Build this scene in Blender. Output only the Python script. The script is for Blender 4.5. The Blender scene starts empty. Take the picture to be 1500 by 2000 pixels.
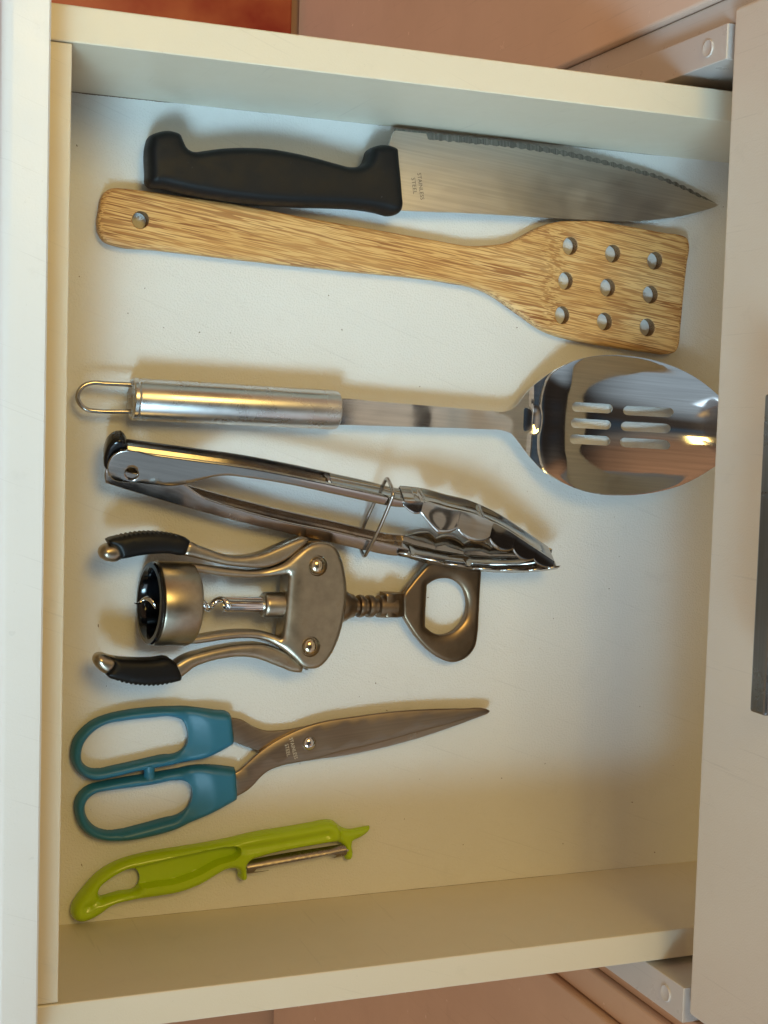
import bpy, bmesh, math, random
import numpy as np
from mathutils import Vector, Matrix
from mathutils.geometry import delaunay_2d_cdt
random.seed(4); np.random.seed(4)
S = bpy.context.scene
COL = S.collection

# ------------------------------------------------------------------ camera
F_PX = 2803.974
CAM = np.array([-0.0948633, 0.2543181, 0.6929449])
R_CAM = np.array([[0.930631, 0.030028, 0.364726], [0.002672, -0.997159, 0.075279], [0.36595, -0.069082, -0.928067]])
cam = bpy.data.objects.new("camera", bpy.data.cameras.new("camera")); COL.objects.link(cam)
cam.matrix_world = Matrix(((R_CAM[0][0], -R_CAM[1][0], -R_CAM[2][0], CAM[0]),
                           (R_CAM[0][1], -R_CAM[1][1], -R_CAM[2][1], CAM[1]),
                           (R_CAM[0][2], -R_CAM[1][2], -R_CAM[2][2], CAM[2]), (0, 0, 0, 1)))
cam.data.sensor_fit = 'VERTICAL'; cam.data.sensor_height = 36; cam.data.lens = F_PX / 2000 * 36
cam.data.clip_start = 0.01; cam.data.clip_end = 50
S.camera = cam

# ------------------------------------------------------------------ light
w = bpy.data.worlds.new("World"); S.world = w; w.use_nodes = True
nt = w.node_tree; nt.nodes.clear()
def WN(t, **k):
    n = nt.nodes.new(t)
    for a, b in k.items(): setattr(n, a, b)
    return n
out = WN('ShaderNodeOutputWorld'); bg = WN('ShaderNodeBackground')
tc = WN('ShaderNodeTexCoord'); sep = WN('ShaderNodeSeparateXYZ')
nt.links.new(tc.outputs['Generated'], sep.inputs[0])
# the room round the drawer: warm walls to +y, daylight side to -y, dim ceiling, dark wall over the cabinet (+x), lit room to -x
def W_ramp(axis, stops):
    r = WN('ShaderNodeValToRGB'); m_ = WN('ShaderNodeMapRange'); m_.inputs['From Min'].default_value = -1
    nt.links.new(sep.outputs[axis], m_.inputs['Value']); nt.links.new(m_.outputs[0], r.inputs[0]); el = r.color_ramp.elements
    while len(el) < len(stops): el.new(.5)
    for k_, (p_, c_) in enumerate(stops): el[k_].position = p_; el[k_].color = (*c_, 1)
    return r.outputs[0]
def W_mix(fac, a, b, mode='MIX'):
    x = WN('ShaderNodeMix', data_type='RGBA', blend_type=mode)
    for s_, v in ((x.inputs[0], fac), (x.inputs[6], a), (x.inputs[7], b)):
        if isinstance(v, tuple): s_.default_value = (*v, 1)
        elif isinstance(v, (int, float)): s_.default_value = v
        else: nt.links.new(v, s_)
    return x.outputs[2]
def W_dot(v):
    n = WN('ShaderNodeVectorMath', operation='DOT_PRODUCT'); nt.links.new(tc.outputs['Generated'], n.inputs[0]); n.inputs[1].default_value = v; return n.outputs['Value']
def W_step(v, a, b):
    m_ = WN('ShaderNodeMapRange', interpolation_type='SMOOTHSTEP'); m_.inputs['From Min'].default_value = a; m_.inputs['From Max'].default_value = b
    nt.links.new(v, m_.inputs['Value']); return m_.outputs[0]
colY = W_ramp('Y', [(0, (.70, .86, .98)), (.22, (.62, .74, .82)), (.36, (.11, .085, .065)), (.44, (.10, .08, .065)), (.49, (.08, .13, .18)), (.535, (.14, .15, .16)), (.59, (.38, .33, .27)), (.72, (.50, .28, .16)), (1, (.80, .42, .22))])
colr = W_mix(W_step(sep.outputs['X'], .30, .85), colY, (.045, .035, .028))
colr = W_mix(W_step(sep.outputs['X'], .05, -.95), colr, (1.0, .76, .49), 'ADD')
def W_math(op, a, b=None):
    m_ = WN('ShaderNodeMath', operation=op); nt.links.new(a, m_.inputs[0])
    if b is not None:
        if isinstance(b, (int, float)): m_.inputs[1].default_value = b
        else: nt.links.new(b, m_.inputs[1])
    return m_.outputs[0]
cdir = Vector((-.36, -.70, .62)).normalized(); t1 = Vector((cdir.y, -cdir.x, 0)).normalized(); t2 = cdir.cross(t1)
dc = W_dot(tuple(cdir)); wu = W_math('ABSOLUTE', W_math('DIVIDE', W_dot(tuple(t1)), dc)); wv = W_math('ABSOLUTE', W_math('DIVIDE', W_dot(tuple(t2)), dc))
mask = W_math('MULTIPLY', W_math('MULTIPLY', W_step(wu, .36, .30), W_step(wv, .24, .19)), W_step(dc, .1, .2))
colr = W_mix(mask, colr, (3.6, 4.6, 5.4))                     # the daylit window as metals see it
nt.links.new(colr, bg.inputs[0]); bg.inputs[1].default_value = 0.45
nt.links.new(bg.outputs[0], out.inputs[0])

def area(name, loc, target, size, size_y, power, color):
    l = bpy.data.lights.new(name, 'AREA'); l.shape = 'RECTANGLE'; l.size = size; l.size_y = size_y
    l.energy = power; l.color = color
    o = bpy.data.objects.new(name, l); COL.objects.link(o); o.location = loc
    o.rotation_euler = (Vector(target) - Vector(loc)).to_track_quat('-Z', 'Y').to_euler()
    return o
win_ = area("window_light", (-0.44, -0.58, 1.36), (0.10, 0.45, 0), 0.60, 0.54, 0.90, (0.50, 0.81, 1.0)); win_.data.spread = math.radians(24)
area("ceiling_lamp", (0.14, 0.78, 1.55), (0.15, 0.2, 0), 0.48, 0.48, 8.6, (1.0, 0.69, 0.21))
S.view_settings.view_transform = 'Standard'; S.view_settings.look = 'None'
S.view_settings.exposure = 0; S.view_settings.gamma = 1
S.render.engine = 'CYCLES'

# ------------------------------------------------------------------ picture point -> world point on a plane of known height
def ray(px, py): return R_CAM.T @ np.array([(px - 750) / F_PX, (py - 1000) / F_PX, 1.0])
def P(px, py, z):
    r = ray(px, py); return CAM + r * ((z - CAM[2]) / r[2])
def P2(pts, z): return np.array([P(x, y, z)[:2] for x, y in pts])

# ------------------------------------------------------------------ materials
def mat(name, color, rough=0.5, metal=0.0, fn=None):
    m = bpy.data.materials.new(name); m.use_nodes = True
    n = m.node_tree; b = n.nodes['Principled BSDF']
    b.inputs['Base Color'].default_value = (*color, 1); b.inputs['Roughness'].default_value = rough
    b.inputs['Metallic'].default_value = metal
    class K: pass
    k = K(); k.n = n; k.b = b; tc = n.nodes.new('ShaderNodeTexCoord'); k.tc = tc
    def noise(scale, stretch=(1, 1, 1), rot=0, detail=4, rough_=0.6, loc=(0, 0, 0), dist=0):
        mp = n.nodes.new('ShaderNodeMapping'); mp.inputs['Scale'].default_value = stretch; mp.inputs['Location'].default_value = loc
        rt = n.nodes.new('ShaderNodeMapping'); rt.inputs['Rotation'].default_value = (0, 0, rot)
        t = n.nodes.new('ShaderNodeTexNoise'); t.inputs['Scale'].default_value = scale
        t.inputs['Detail'].default_value = detail; t.inputs['Roughness'].default_value = rough_; t.inputs['Distortion'].default_value = dist
        n.links.new(tc.outputs['Object'], rt.inputs[0]); n.links.new(rt.outputs[0], mp.inputs[0]); n.links.new(mp.outputs[0], t.inputs[0])
        return t.outputs[0]
    def ramp(src, stops, interp='LINEAR'):
        r = n.nodes.new('ShaderNodeValToRGB'); r.color_ramp.interpolation = interp
        el = r.color_ramp.elements
        while len(el) < len(stops): el.new(0.5)
        for i, (p_, c_) in enumerate(stops):
            el[i].position = p_; el[i].color = (*c_, 1) if isinstance(c_, tuple) else (c_, c_, c_, 1)
        n.links.new(src, r.inputs[0]); return r.outputs[0]
    def mix(a, b2, fac, mode='MIX'):
        x = n.nodes.new('ShaderNodeMix'); x.data_type = 'RGBA'; x.blend_type = mode
        for s_, v in ((x.inputs[0], fac), (x.inputs[6], a), (x.inputs[7], b2)):
            if hasattr(v, 'links') or isinstance(v, bpy.types.NodeSocket): n.links.new(v, s_)
            elif isinstance(v, tuple): s_.default_value = (*v, 1)
            else: s_.default_value = v
        return x.outputs[2]
    def bump(src, strength, dist=0.001, prev=None):
        x = n.nodes.new('ShaderNodeBump'); x.inputs['Strength'].default_value = strength; x.inputs['Distance'].default_value = dist
        n.links.new(src, x.inputs['Height'])
        if prev: n.links.new(prev, x.inputs['Normal'])
        n.links.new(x.outputs[0], b.inputs['Normal']); return x.outputs[0]
    def link(src, name): n.links.new(src, b.inputs[name])
    k.noise, k.ramp, k.mix, k.bump, k.link = noise, ramp, mix, bump, link
    if fn: fn(k)
    return m

def _laminate(base, rough=0.42, pebble=0.10, mottling=0.03):
    def fn(k):
        c = k.ramp(k.noise(9, detail=5), [(0.3, tuple(x * (1 - mottling) for x in base)), (0.7, tuple(min(1, x * (1 + mottling)) for x in base))])
        specks = k.ramp(k.noise(900, detail=2), [(0.22, 0.75), (0.3, 1.0)])
        scr = k.ramp(k.noise(1, (14, 900, 14), .35, detail=2, loc=(2, 2, 2)), [(.66, 1.0), (.72, .90)])
        scuff = k.ramp(k.noise(38, detail=7, rough_=.7, loc=(4, 0, 1)), [(.60, 1.0), (.75, .93)])
        c = k.mix(k.mix(c, scr, .8, 'MULTIPLY'), scuff, 1.0, 'MULTIPLY')
        k.link(k.mix(c, specks, 0.5, 'MULTIPLY'), 'Base Color')
        k.link(k.ramp(k.noise(60), [(0.3, rough - 0.05), (0.7, rough + 0.08)]), 'Roughness')
        k.bump(k.noise(1100, detail=2, rough_=0.5), pebble, 0.0004)
    return fn
M = {}
M['liner'] = mat('drawer_base_laminate', (.74, .75, .75), .45, 0, _laminate((.70, .70, .68), .48, .9))
M['board'] = mat('cream_foil_board', (.7, .68, .62), .4, 0, _laminate((.67, .61, .48), .40, .12, .02))
M['front'] = mat('white_lacquer_front', (.78, .78, .78), .32, 0, _laminate((.68, .70, .70), .32, .12, .015))
M['face'] = mat('pale_satin_front', (.66, .62, .58), .4, 0, _laminate((.70, .645, .57), .42, .25, .02))
M['carcass'] = mat('white_carcass_edge', (.62, .6, .58), .35, 0, _laminate((.60, .58, .56), .3, .05))
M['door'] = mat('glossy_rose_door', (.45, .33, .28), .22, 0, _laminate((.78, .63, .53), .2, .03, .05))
M['door_shaded'] = mat('glossy_shaded_door', (.6, .38, .24), .22, 0, _laminate((.64, .41, .27), .2, .03, .06))  # counterpart of the rose door, its shade put into a browner base colour
M['dark'] = mat('shade_toned_inside', (.12, .09, .07), .6)  # shade inside the white cabinet, put into a dark base colour
M['seam'] = mat('seam_grime', (.16, .11, .07), .9)
def _rug(k):
    c = k.ramp(k.noise(3.2, detail=6, loc=(.3, 1.1, 0)), [(0.32, (.62, .24, .10)), (0.48, (.52, .14, .05)), (0.6, (.30, .022, .01))])
    k.link(c, 'Base Color')
M['rug'] = mat('orange_red_mat', (.5, .1, .03), .5, 0, _rug)
M['floor'] = mat('brown_floor', (.30, .19, .13), .35, 0, lambda k: k.link(k.ramp(k.noise(4, detail=6), [(.3, (.50, .31, .20)), (.7, (.60, .38, .25))]), 'Base Color'))
def _black(k):
    k.bump(k.noise(1500, detail=3), .25, .0003)
    k.link(k.ramp(k.noise(120), [(.3, .42), (.7, .6)]), 'Roughness')
    sc = k.ramp(k.noise(500, (1, 1, 1), detail=2), [(.72, (.0045, .005, .006)), (.78, (.03, .03, .035))]); k.b.inputs['Specular IOR Level'].default_value = .28
    k.link(sc, 'Base Color')
M['black'] = mat('black_moulded_plastic', (.009, .01, .012), .5, 0, _black)
M['rubber'] = mat('black_rubber', (.0035, .0035, .004), .42, 0, lambda k: k.bump(k.noise(700), .15, .0003)); M['rubber'].node_tree.nodes['Principled BSDF'].inputs['Specular IOR Level'].default_value = .3
M['gloss_black'] = mat('glossy_black_plastic', (.004, .004, .005), .12)

def brushed(base, rough, rot=0, stretch=(6, 300, 6), strength=.12, dirt=None):
    def fn(k):
        g = k.noise(3, stretch, rot, detail=5)
        c = k.ramp(g, [(.3, tuple(x * .86 for x in base)), (.7, tuple(min(1, x * 1.1) for x in base))])
        if dirt:
            d = k.ramp(k.noise(45, detail=8, rough_=.7), [(.56, 0.0), (.72, 1.0)])
            c = k.mix(c, dirt, d)
        k.link(c, 'Base Color')
        k.link(k.ramp(k.noise(50, detail=6), [(.3, max(.02, rough - .06)), (.7, rough + .08)]), 'Roughness')
        k.bump(g, strength, .0002)
    return fn
M['blade'] = mat('brushed_blade_steel', (.6, .58, .54), .34, 1, brushed((.62, .60, .56), .36, 0.09, (5, 260, 5), .25))
M['serration'] = mat('ground_edge_steel', (.3, .3, .3), .42, 1, lambda k: (k.link(k.ramp(k.noise(2, (700, 12, 12), .05, detail=3), [(.3, (.13, .13, .13)), (.7, (.34, .34, .33))]), 'Base Color'), k.bump(k.noise(2, (700, 12, 12), .05), .5, .0003)))
M['etch'] = mat('etched_lettering', (.16, .15, .14), .6, .6)
M['etch_bright'] = mat('stamped_lettering', (.75, .66, .50), .4, .6)
M['mirror'] = mat('polished_steel', (.78, .76, .74), .05, 1, brushed((.78, .77, .76), .06, 0.06, (6, 240, 6), .015))
M['satin'] = mat('satin_steel', (.66, .64, .62), .24, 1, brushed((.66, .64, .62), .27, 0.06, (4, 4, 4), .02))
M['tong'] = mat('scratched_tong_steel', (.6, .56, .53), .16, 1, brushed((.47, .44, .41), .09, .2, (8, 260, 8), .03))
M['tongplate'] = mat('worn_tong_steel', (.5, .46, .43), .30, 1, brushed((.44, .38, .34), .20, .35, (14, 220, 14), .10))
M['wire'] = mat('drawn_wire_steel', (.5, .46, .42), .18, 1)
M['nickel'] = mat('brushed_nickel', (.52, .45, .36), .33, 1, brushed((.42, .36, .28), .33, .0, (60, 60, 60), .05, (.30, .23, .155)))
M['bronze'] = mat('tarnished_nickel', (.36, .28, .20), .32, 1, brushed((.25, .185, .125), .34, .0, (40, 40, 40), .05, (.19, .13, .08)))
M['chrome'] = mat('chrome_screw', (.7, .68, .66), .08, 1)
M['rivet'] = mat('tarnished_rivet', (.5, .4, .28), .16, 1, brushed((.62, .52, .38), .16, 0, (90, 90, 90), .1, (.14, .08, .03)))
M['scissor'] = mat('scissor_steel', (.34, .27, .21), .34, 1, brushed((.30, .235, .175), .36, -.09, (6, 260, 6), .12))
M['scissor_rear'] = mat('scissor_rear_steel', (.4, .32, .24), .34, 1, brushed((.36, .285, .215), .30, -.3, (6, 260, 6), .12))
M['peel'] = mat('peeler_steel', (.5, .46, .42), .28, 1, brushed((.30, .26, .23), .26, -.2, (6, 260, 6), .08))
M['teal'] = mat('teal_rubbery_plastic', (.02, .13, .16), .42, 0, lambda k: (k.bump(k.noise(1400), .15, .0002), k.link(k.ramp(k.noise(30), [(.3, (.016, .135, .225)), (.7, (.024, .165, .27))]), 'Base Color')))
M['lime'] = mat('glossy_lime_plastic', (.28, .40, .01), .2, 0, lambda k: k.link(k.ramp(k.noise(25), [(.3, (.36, .53, .005)), (.7, (.42, .60, .008))]), 'Base Color'))
M['lime'].node_tree.nodes['Principled BSDF'].inputs['Subsurface Weight'].default_value = 0.0
M['handlebar'] = mat('grey_anodised_bar', (.34, .34, .35), .28, 1, brushed((.22, .22, .23), .3, 0, (200, 5, 200), .05))
M['crumb'] = mat('brown_crumb', (.13, .07, .035), .9)
def _bamboo(k):
    rot = math.radians(7.6)
    base = k.ramp(k.noise(1, (5, 110, 110), rot, detail=4), [(.30, (.54, .31, .11)), (.5, (.67, .43, .175)), (.70, (.78, .55, .26))])
    warm = k.ramp(k.noise(16, (1, 1, 1), rot, detail=3, loc=(3, 1, 7)), [(.35, (.95, .80, .60)), (.62, (1, 1, 1))])
    base = k.mix(base, warm, .6, 'MULTIPLY')
    f1 = k.ramp(k.noise(1, (40, 1250, 1250), rot, detail=1.5, rough_=.45, loc=(5, 5, 1)), [(.53, 0.0), (.57, 1.0)])
    f2 = k.ramp(k.noise(1, (70, 1700, 1700), rot, detail=1, rough_=.4, loc=(1, 9, 4)), [(.50, 0.0), (.60, .75)])
    dens = k.ramp(k.noise(1, (9, 60, 60), rot, detail=2, loc=(8, 2, 2)), [(.35, .45), (.6, 1.0)])
    f1 = k.mix((0, 0, 0), f1, dens)
    c = k.mix(base, (.25, .085, .02), f1)
    c = k.mix(c, (.42, .19, .055), f2)
    k.link(c, 'Base Color'); k.link(k.ramp(f1, [(0, .42), (1, .6)]), 'Roughness')
    k.bump(f1, -.2, .0002)
M['bamboo'] = mat('bamboo', (.55, .33, .13), .5, 0, _bamboo)

# ------------------------------------------------------------------ objects
def thing(name, label, cat, loc, group=None):
    o = bpy.data.objects.new(name, None); COL.objects.link(o); o.location = loc; o.empty_display_size = .02
    o['label'] = label; o['category'] = cat
    if group: o['group'] = group
    return o
def wloc(o):
    v = Vector((0, 0, 0))
    while o: v += o.location; o = o.parent
    return v
def build(name, V, Fc, material, parent=None, smooth=38, label=None):
    me = bpy.data.meshes.new(name); off = wloc(parent) if parent else Vector((0, 0, 0))
    V = np.asarray(V, float) - np.array(off)
    me.from_pydata(V.tolist(), [], [tuple(int(i) for i in f_) for f_ in Fc]); me.validate()
    bm = bmesh.new(); bm.from_mesh(me); bmesh.ops.recalc_face_normals(bm, faces=bm.faces); bm.to_mesh(me); bm.free()
    me.materials.append(material)
    if smooth:
        me.shade_smooth(); me.set_sharp_from_angle(angle=math.radians(smooth))
    o = bpy.data.objects.new(name, me); COL.objects.link(o)
    if parent: o.parent = parent
    if label: o['label'] = label
    return o
def join(*parts):
    V = []; Fc = []
    for v, f_ in parts:
        n = len(V); V += [tuple(x) for x in v]; Fc += [tuple(i + n for i in q) for q in f_]
    return V, Fc
def boxm(x0, x1, y0, y1, z0, z1, bev=0.0, seg=2):
    bm = bmesh.new(); bmesh.ops.create_cube(bm, size=1)
    for v in bm.verts: v.co = Vector(((x0 + x1) / 2 + v.co.x * (x1 - x0), (y0 + y1) / 2 + v.co.y * (y1 - y0), (z0 + z1) / 2 + v.co.z * (z1 - z0)))
    if bev: bmesh.ops.bevel(bm, geom=bm.edges[:], offset=bev, segments=seg, affect='EDGES', profile=.5)
    bm.verts.index_update()
    V = [tuple(v.co) for v in bm.verts]; Fc = [tuple(v.index for v in f_.verts) for f_ in bm.faces]; bm.free()
    return V, Fc

def smooth_outline(pts, n=5, closed=True, corner=50):
    pts = np.array(pts, float); N = len(pts); outp = []
    def nb(i): return pts[i % N] if closed else pts[min(max(i, 0), N - 1)]
    T = []; C = []
    for i in range(N):
        a, b, c = nb(i - 1), pts[i], nb(i + 1)
        u, v = b - a, c - b
        lu, lv = np.linalg.norm(u), np.linalg.norm(v)
        ang = 0 if lu < 1e-12 or lv < 1e-12 else math.degrees(math.acos(max(-1, min(1, float(u @ v) / (lu * lv)))))
        C.append(ang > corner)
        t = (u / max(lu, 1e-12) * lv + v / max(lv, 1e-12) * lu) / max(lu + lv, 1e-12)
        T.append(t)
    for i in range(N if closed else N - 1):
        a, b = pts[i], pts[(i + 1) % N]; L = np.linalg.norm(b - a)
        d = (b - a) / max(L, 1e-12)
        ta = d if C[i] else T[i]; tb = d if C[(i + 1) % N] else T[(i + 1) % N]
        for j in range(n):
            t = j / n; h = (2 * t**3 - 3 * t**2 + 1, t**3 - 2 * t**2 + t, -2 * t**3 + 3 * t**2, t**3 - t**2)
            outp.append(h[0] * a + h[1] * L * ta + h[2] * b + h[3] * L * tb)
    if not closed: outp.append(pts[-1])
    return np.array(outp)
def resample(P_, step):
    Q = np.vstack([P_, P_[:1]]); d = np.linalg.norm(np.diff(Q, axis=0), axis=1); s = np.concatenate([[0], np.cumsum(d)])
    n = max(8, int(round(s[-1] / step))); t = np.arange(n) * s[-1] / n
    return np.stack([np.interp(t, s, Q[:, i]) for i in range(Q.shape[1])], 1)
def dist_to(pts, loop, closed=True):
    A = loop; B = np.roll(loop, -1, 0)
    if not closed: A, B = loop[:-1], loop[1:]
    best = np.full(len(pts), 1e9); AB = B - A; L2 = (AB**2).sum(1) + 1e-18
    for k in range(0, len(pts), 2000):
        p = pts[k:k + 2000, None, :]; t = np.clip(((p - A) * AB).sum(2) / L2, 0, 1)
        best[k:k + 2000] = np.sqrt((((p - A - t[..., None] * AB))**2).sum(2)).min(1)
    return best
def inside(pts, loop):
    x, y = pts[:, 0][:, None], pts[:, 1][:, None]; A = loop; B = np.roll(loop, -1, 0)
    cond = (A[:, 1] > y) != (B[:, 1] > y)
    xi = A[:, 0] + (y - A[:, 1]) * (B[:, 0] - A[:, 0]) / np.where(abs(B[:, 1] - A[:, 1]) < 1e-15, 1e-15, B[:, 1] - A[:, 1])
    return ((cond & (x < xi)).sum(1) % 2) == 1
def area2(l): return 0.5 * np.sum(l[:, 0] * np.roll(l[:, 1], -1) - np.roll(l[:, 0], -1) * l[:, 1])
def relief(outer, holes, top, bot, step=.0012, rings=(.0004, .0012, .0025), grid=.0025, extra=None):
    """a solid whose plan is the outline (world xy), whose top and bottom heights are top(d,xy), bot(d,xy); d = distance to the edge"""
    loops = [resample(np.array(outer), step)] + [resample(np.array(h), step * .8) for h in holes]
    pts = []; edges = []
    for l in loops:
        n = len(pts); pts += l.tolist(); edges += [(n + i, n + (i + 1) % len(l)) for i in range(len(l))]
    def dist(q): return np.min([dist_to(q, l) for l in loops], 0)
    def ins(q):
        k = inside(q, loops[0])
        for h in loops[1:]: k &= ~inside(q, h)
        return k
    free = []
    for li, l in enumerate(loops):
        t = np.roll(l, -1, 0) - np.roll(l, 1, 0); t /= np.linalg.norm(t, axis=1)[:, None] + 1e-15
        nrm = np.stack([-t[:, 1], t[:, 0]], 1) * (1 if area2(l) > 0 else -1) * (1 if li == 0 else -1)
        for r in rings:
            q = l + nrm * r; q = q[ins(q)]
            if len(q): free.append(q[dist(q) > r * .93])
    lo, hi = loops[0].min(0), loops[0].max(0)
    gx, gy = np.meshgrid(np.arange(lo[0], hi[0], grid), np.arange(lo[1], hi[1], grid)); gy = gy + (np.arange(gx.shape[1]) % 2) * grid * .5
    g = np.stack([gx.ravel(), gy.ravel()], 1); g = g[ins(g)]
    if len(g): free.append(g[dist(g) > max(rings) * 1.0 + grid * .35])
    if extra is not None:
        q = extra[ins(extra)]; free.append(q[dist(q) > min(rings)])
    for q in free: pts += q.tolist()
    v, _, fc, *_ = delaunay_2d_cdt([Vector((a * 100, b * 100)) for a, b in pts], edges, [], 0, 1e-5)
    v = np.array([(a.x / 100, a.y / 100) for a in v]); fc = np.array([f_ for f_ in fc if len(f_) == 3])
    cen = v[fc].mean(1); fc = fc[ins(cen)]
    a = v[fc]; ar = (a[:, 1, 0] - a[:, 0, 0]) * (a[:, 2, 1] - a[:, 0, 1]) - (a[:, 1, 1] - a[:, 0, 1]) * (a[:, 2, 0] - a[:, 0, 0]); fc = fc[abs(ar) > 1e-12]
    used = np.unique(fc); mp = -np.ones(len(v), int); mp[used] = np.arange(len(used)); v = v[used]; fc = mp[fc]
    d = dist(v); d[d < 1e-6] = 0
    zt = top(d, v); zb = bot(d, v)
    n = len(v)
    V = np.vstack([np.column_stack([v, zt]), np.column_stack([v, zb])])
    Fc = [tuple(f_) for f_ in fc] + [tuple(n + i for i in f_[::-1]) for f_ in fc]
    cnt = {}
    for f_ in fc:
        for i in range(3):
            e_ = (f_[i], f_[(i + 1) % 3]); key = (min(e_), max(e_)); cnt[key] = None if key in cnt else e_
    for key, e_ in cnt.items():
        if e_ is not None: Fc.append((e_[1], e_[0], n + e_[0], n + e_[1]))
    return V, Fc
def dome(d, r, p=2.0):
    t = np.clip(d / r, 0, 1); return (1 - (1 - t)**p)**(1 / p)
def sstep(x, a, b):
    t = np.clip((x - a) / (b - a), 0, 1); return t * t * (3 - 2 * t)

def tube(pts, radius, nseg=12, closed=False, caps=True, squash=None, n=6, smooth=True):
    pts = np.array(pts, float)
    if smooth: pts = smooth_outline(pts, n, closed, 100)
    N = len(pts); rad = np.interp(np.linspace(0, 1, N), np.linspace(0, 1, len(radius)), radius) if hasattr(radius, '__len__') else np.full(N, radius)
    T = (np.roll(pts, -1, 0) - np.roll(pts, 1, 0)) if closed else np.gradient(pts, axis=0)
    T /= np.linalg.norm(T, axis=1)[:, None]
    nrm = np.array([0, 0, 1.0]) if abs(T[0][2]) < .9 else np.array([1.0, 0, 0]); V = []
    for i in range(N):
        nrm = nrm - T[i] * (nrm @ T[i]); nrm /= np.linalg.norm(nrm); b = np.cross(T[i], nrm)
        for k in range(nseg):
            a = 2 * math.pi * k / nseg; V.append(pts[i] + rad[i] * (math.cos(a) * nrm + math.sin(a) * b))
    Fc = []
    for i in range(N if closed else N - 1):
        for k in range(nseg):
            j = (i + 1) % N; Fc.append((i * nseg + k, i * nseg + (k + 1) % nseg, j * nseg + (k + 1) % nseg, j * nseg + k))
    if caps and not closed:
        Fc.append(tuple(range(nseg))[::-1]); Fc.append(tuple((N - 1) * nseg + k for k in range(nseg)))
    return V, Fc
def lathe(origin, axis, prof, nseg=48, cap0=True, cap1=True):
    o = np.array(origin, float); a = np.array(axis, float); a /= np.linalg.norm(a)
    u = np.cross(a, [0, 0, 1.0]); u = u / np.linalg.norm(u) if np.linalg.norm(u) > 1e-6 else np.array([1.0, 0, 0]); v = np.cross(a, u)
    V = [o + a * t + r * (math.cos(2 * math.pi * k / nseg) * u + math.sin(2 * math.pi * k / nseg) * v) for t, r in prof for k in range(nseg)]
    Fc = [(i * nseg + k, i * nseg + (k + 1) % nseg, (i + 1) * nseg + (k + 1) % nseg, (i + 1) * nseg + k) for i in range(len(prof) - 1) for k in range(nseg)]
    if cap0: Fc.append(tuple(range(nseg))[::-1])
    if cap1: Fc.append(tuple((len(prof) - 1) * nseg + k for k in range(nseg)))
    return V, Fc
def lettering(name, text, p_center, yaw, height, length, z, material, parent, thick=.00005):
    cu = bpy.data.curves.new(name, 'FONT'); cu.body = text; cu.align_x = 'CENTER'; cu.align_y = 'CENTER'; cu.extrude = 0; cu.resolution_u = 3
    t = bpy.data.objects.new(name, cu); COL.objects.link(t); bpy.context.view_layer.update()
    me = bpy.data.meshes.new_from_object(t); bpy.data.objects.remove(t)
    V = np.array([v.co[:] for v in me.vertices]); Fc = [tuple(p_.vertices) for p_ in me.polygons]
    ext = V.max(0) - V.min(0); mid = (V.max(0) + V.min(0)) / 2
    V = (V - mid) * [length / ext[0], height / ext[1], 1]
    c, s_ = math.cos(yaw), math.sin(yaw)
    W_ = np.stack([V[:, 0] * c - V[:, 1] * s_ + p_center[0], V[:, 0] * s_ + V[:, 1] * c + p_center[1], np.full(len(V), z)], 1)
    if callable(thick): W_[:, 2] = thick(W_)
    return build(name, W_, Fc, material, parent, smooth=0)

# ================================================================== THE SETTING
W, H = 0.40, 0.0932
XF = 0.295
# kitchen floor far below
fl = build('floor', *boxm(-1.5, .6, -1.5, 2.0, -.56, -.54), M['floor'], smooth=0); fl['kind'] = 'structure'
rug = thing('floor_mat', 'orange and red mat on the kitchen floor beyond the knife side of the drawer', 'mat', (0, .8, -.54))
build('mat_sheet', *boxm(-.6, .288, .36, 1.5, -.5398, -.532, .002), M['rug'], rug, 0)

# ---------------------------------------------------------------- drawer
dr = thing('kitchen_drawer', 'open white drawer with cream boards and pale base holding all the utensils', 'drawer', (0, 0, -.012))
build('base_panel', *boxm(-.006, .42, -.004, W + .004, -.008, 0), M['liner'], dr, 0)
build('side_board', *boxm(-.0122, .43, W, W + .0148, -.012, H, .0006), M['board'], dr, 0, label='cream side board beside the knife')
build('side_board', *boxm(-.0122, .43, -.0148, 0, -.012, H, .0006), M['board'], dr, 0, label='cream side board beside the green peeler')
build('front_board', *boxm(-.0120, 0, .0003, W - .0003, -.012, H - .0008, .0005), M['board'], dr, 0)
build('back_board', *boxm(.418, .43, .0003, W - .0003, -.012, H, .0005), M['board'], dr, 0)
pro = [(-.0124, -.03), (-.0124, .1192), (-.0132, .12)] + [(-.0262 - .0046 * math.sin(a), .1154 + .0046 * math.cos(a)) for a in np.linspace(0, math.pi / 2, 7)] + [(-.0308, -.03)]
V = [(x, -.022, z) for x, z in pro] + [(x, .444, z) for x, z in pro]; n_ = len(pro)
fp = build('front_panel', V, [(i, (i + 1) % n_, n_ + (i + 1) % n_, n_ + i) for i in range(n_)] + [tuple(range(n_))[::-1], tuple(range(n_, 2 * n_))], M['front'], dr, 20)
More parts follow.
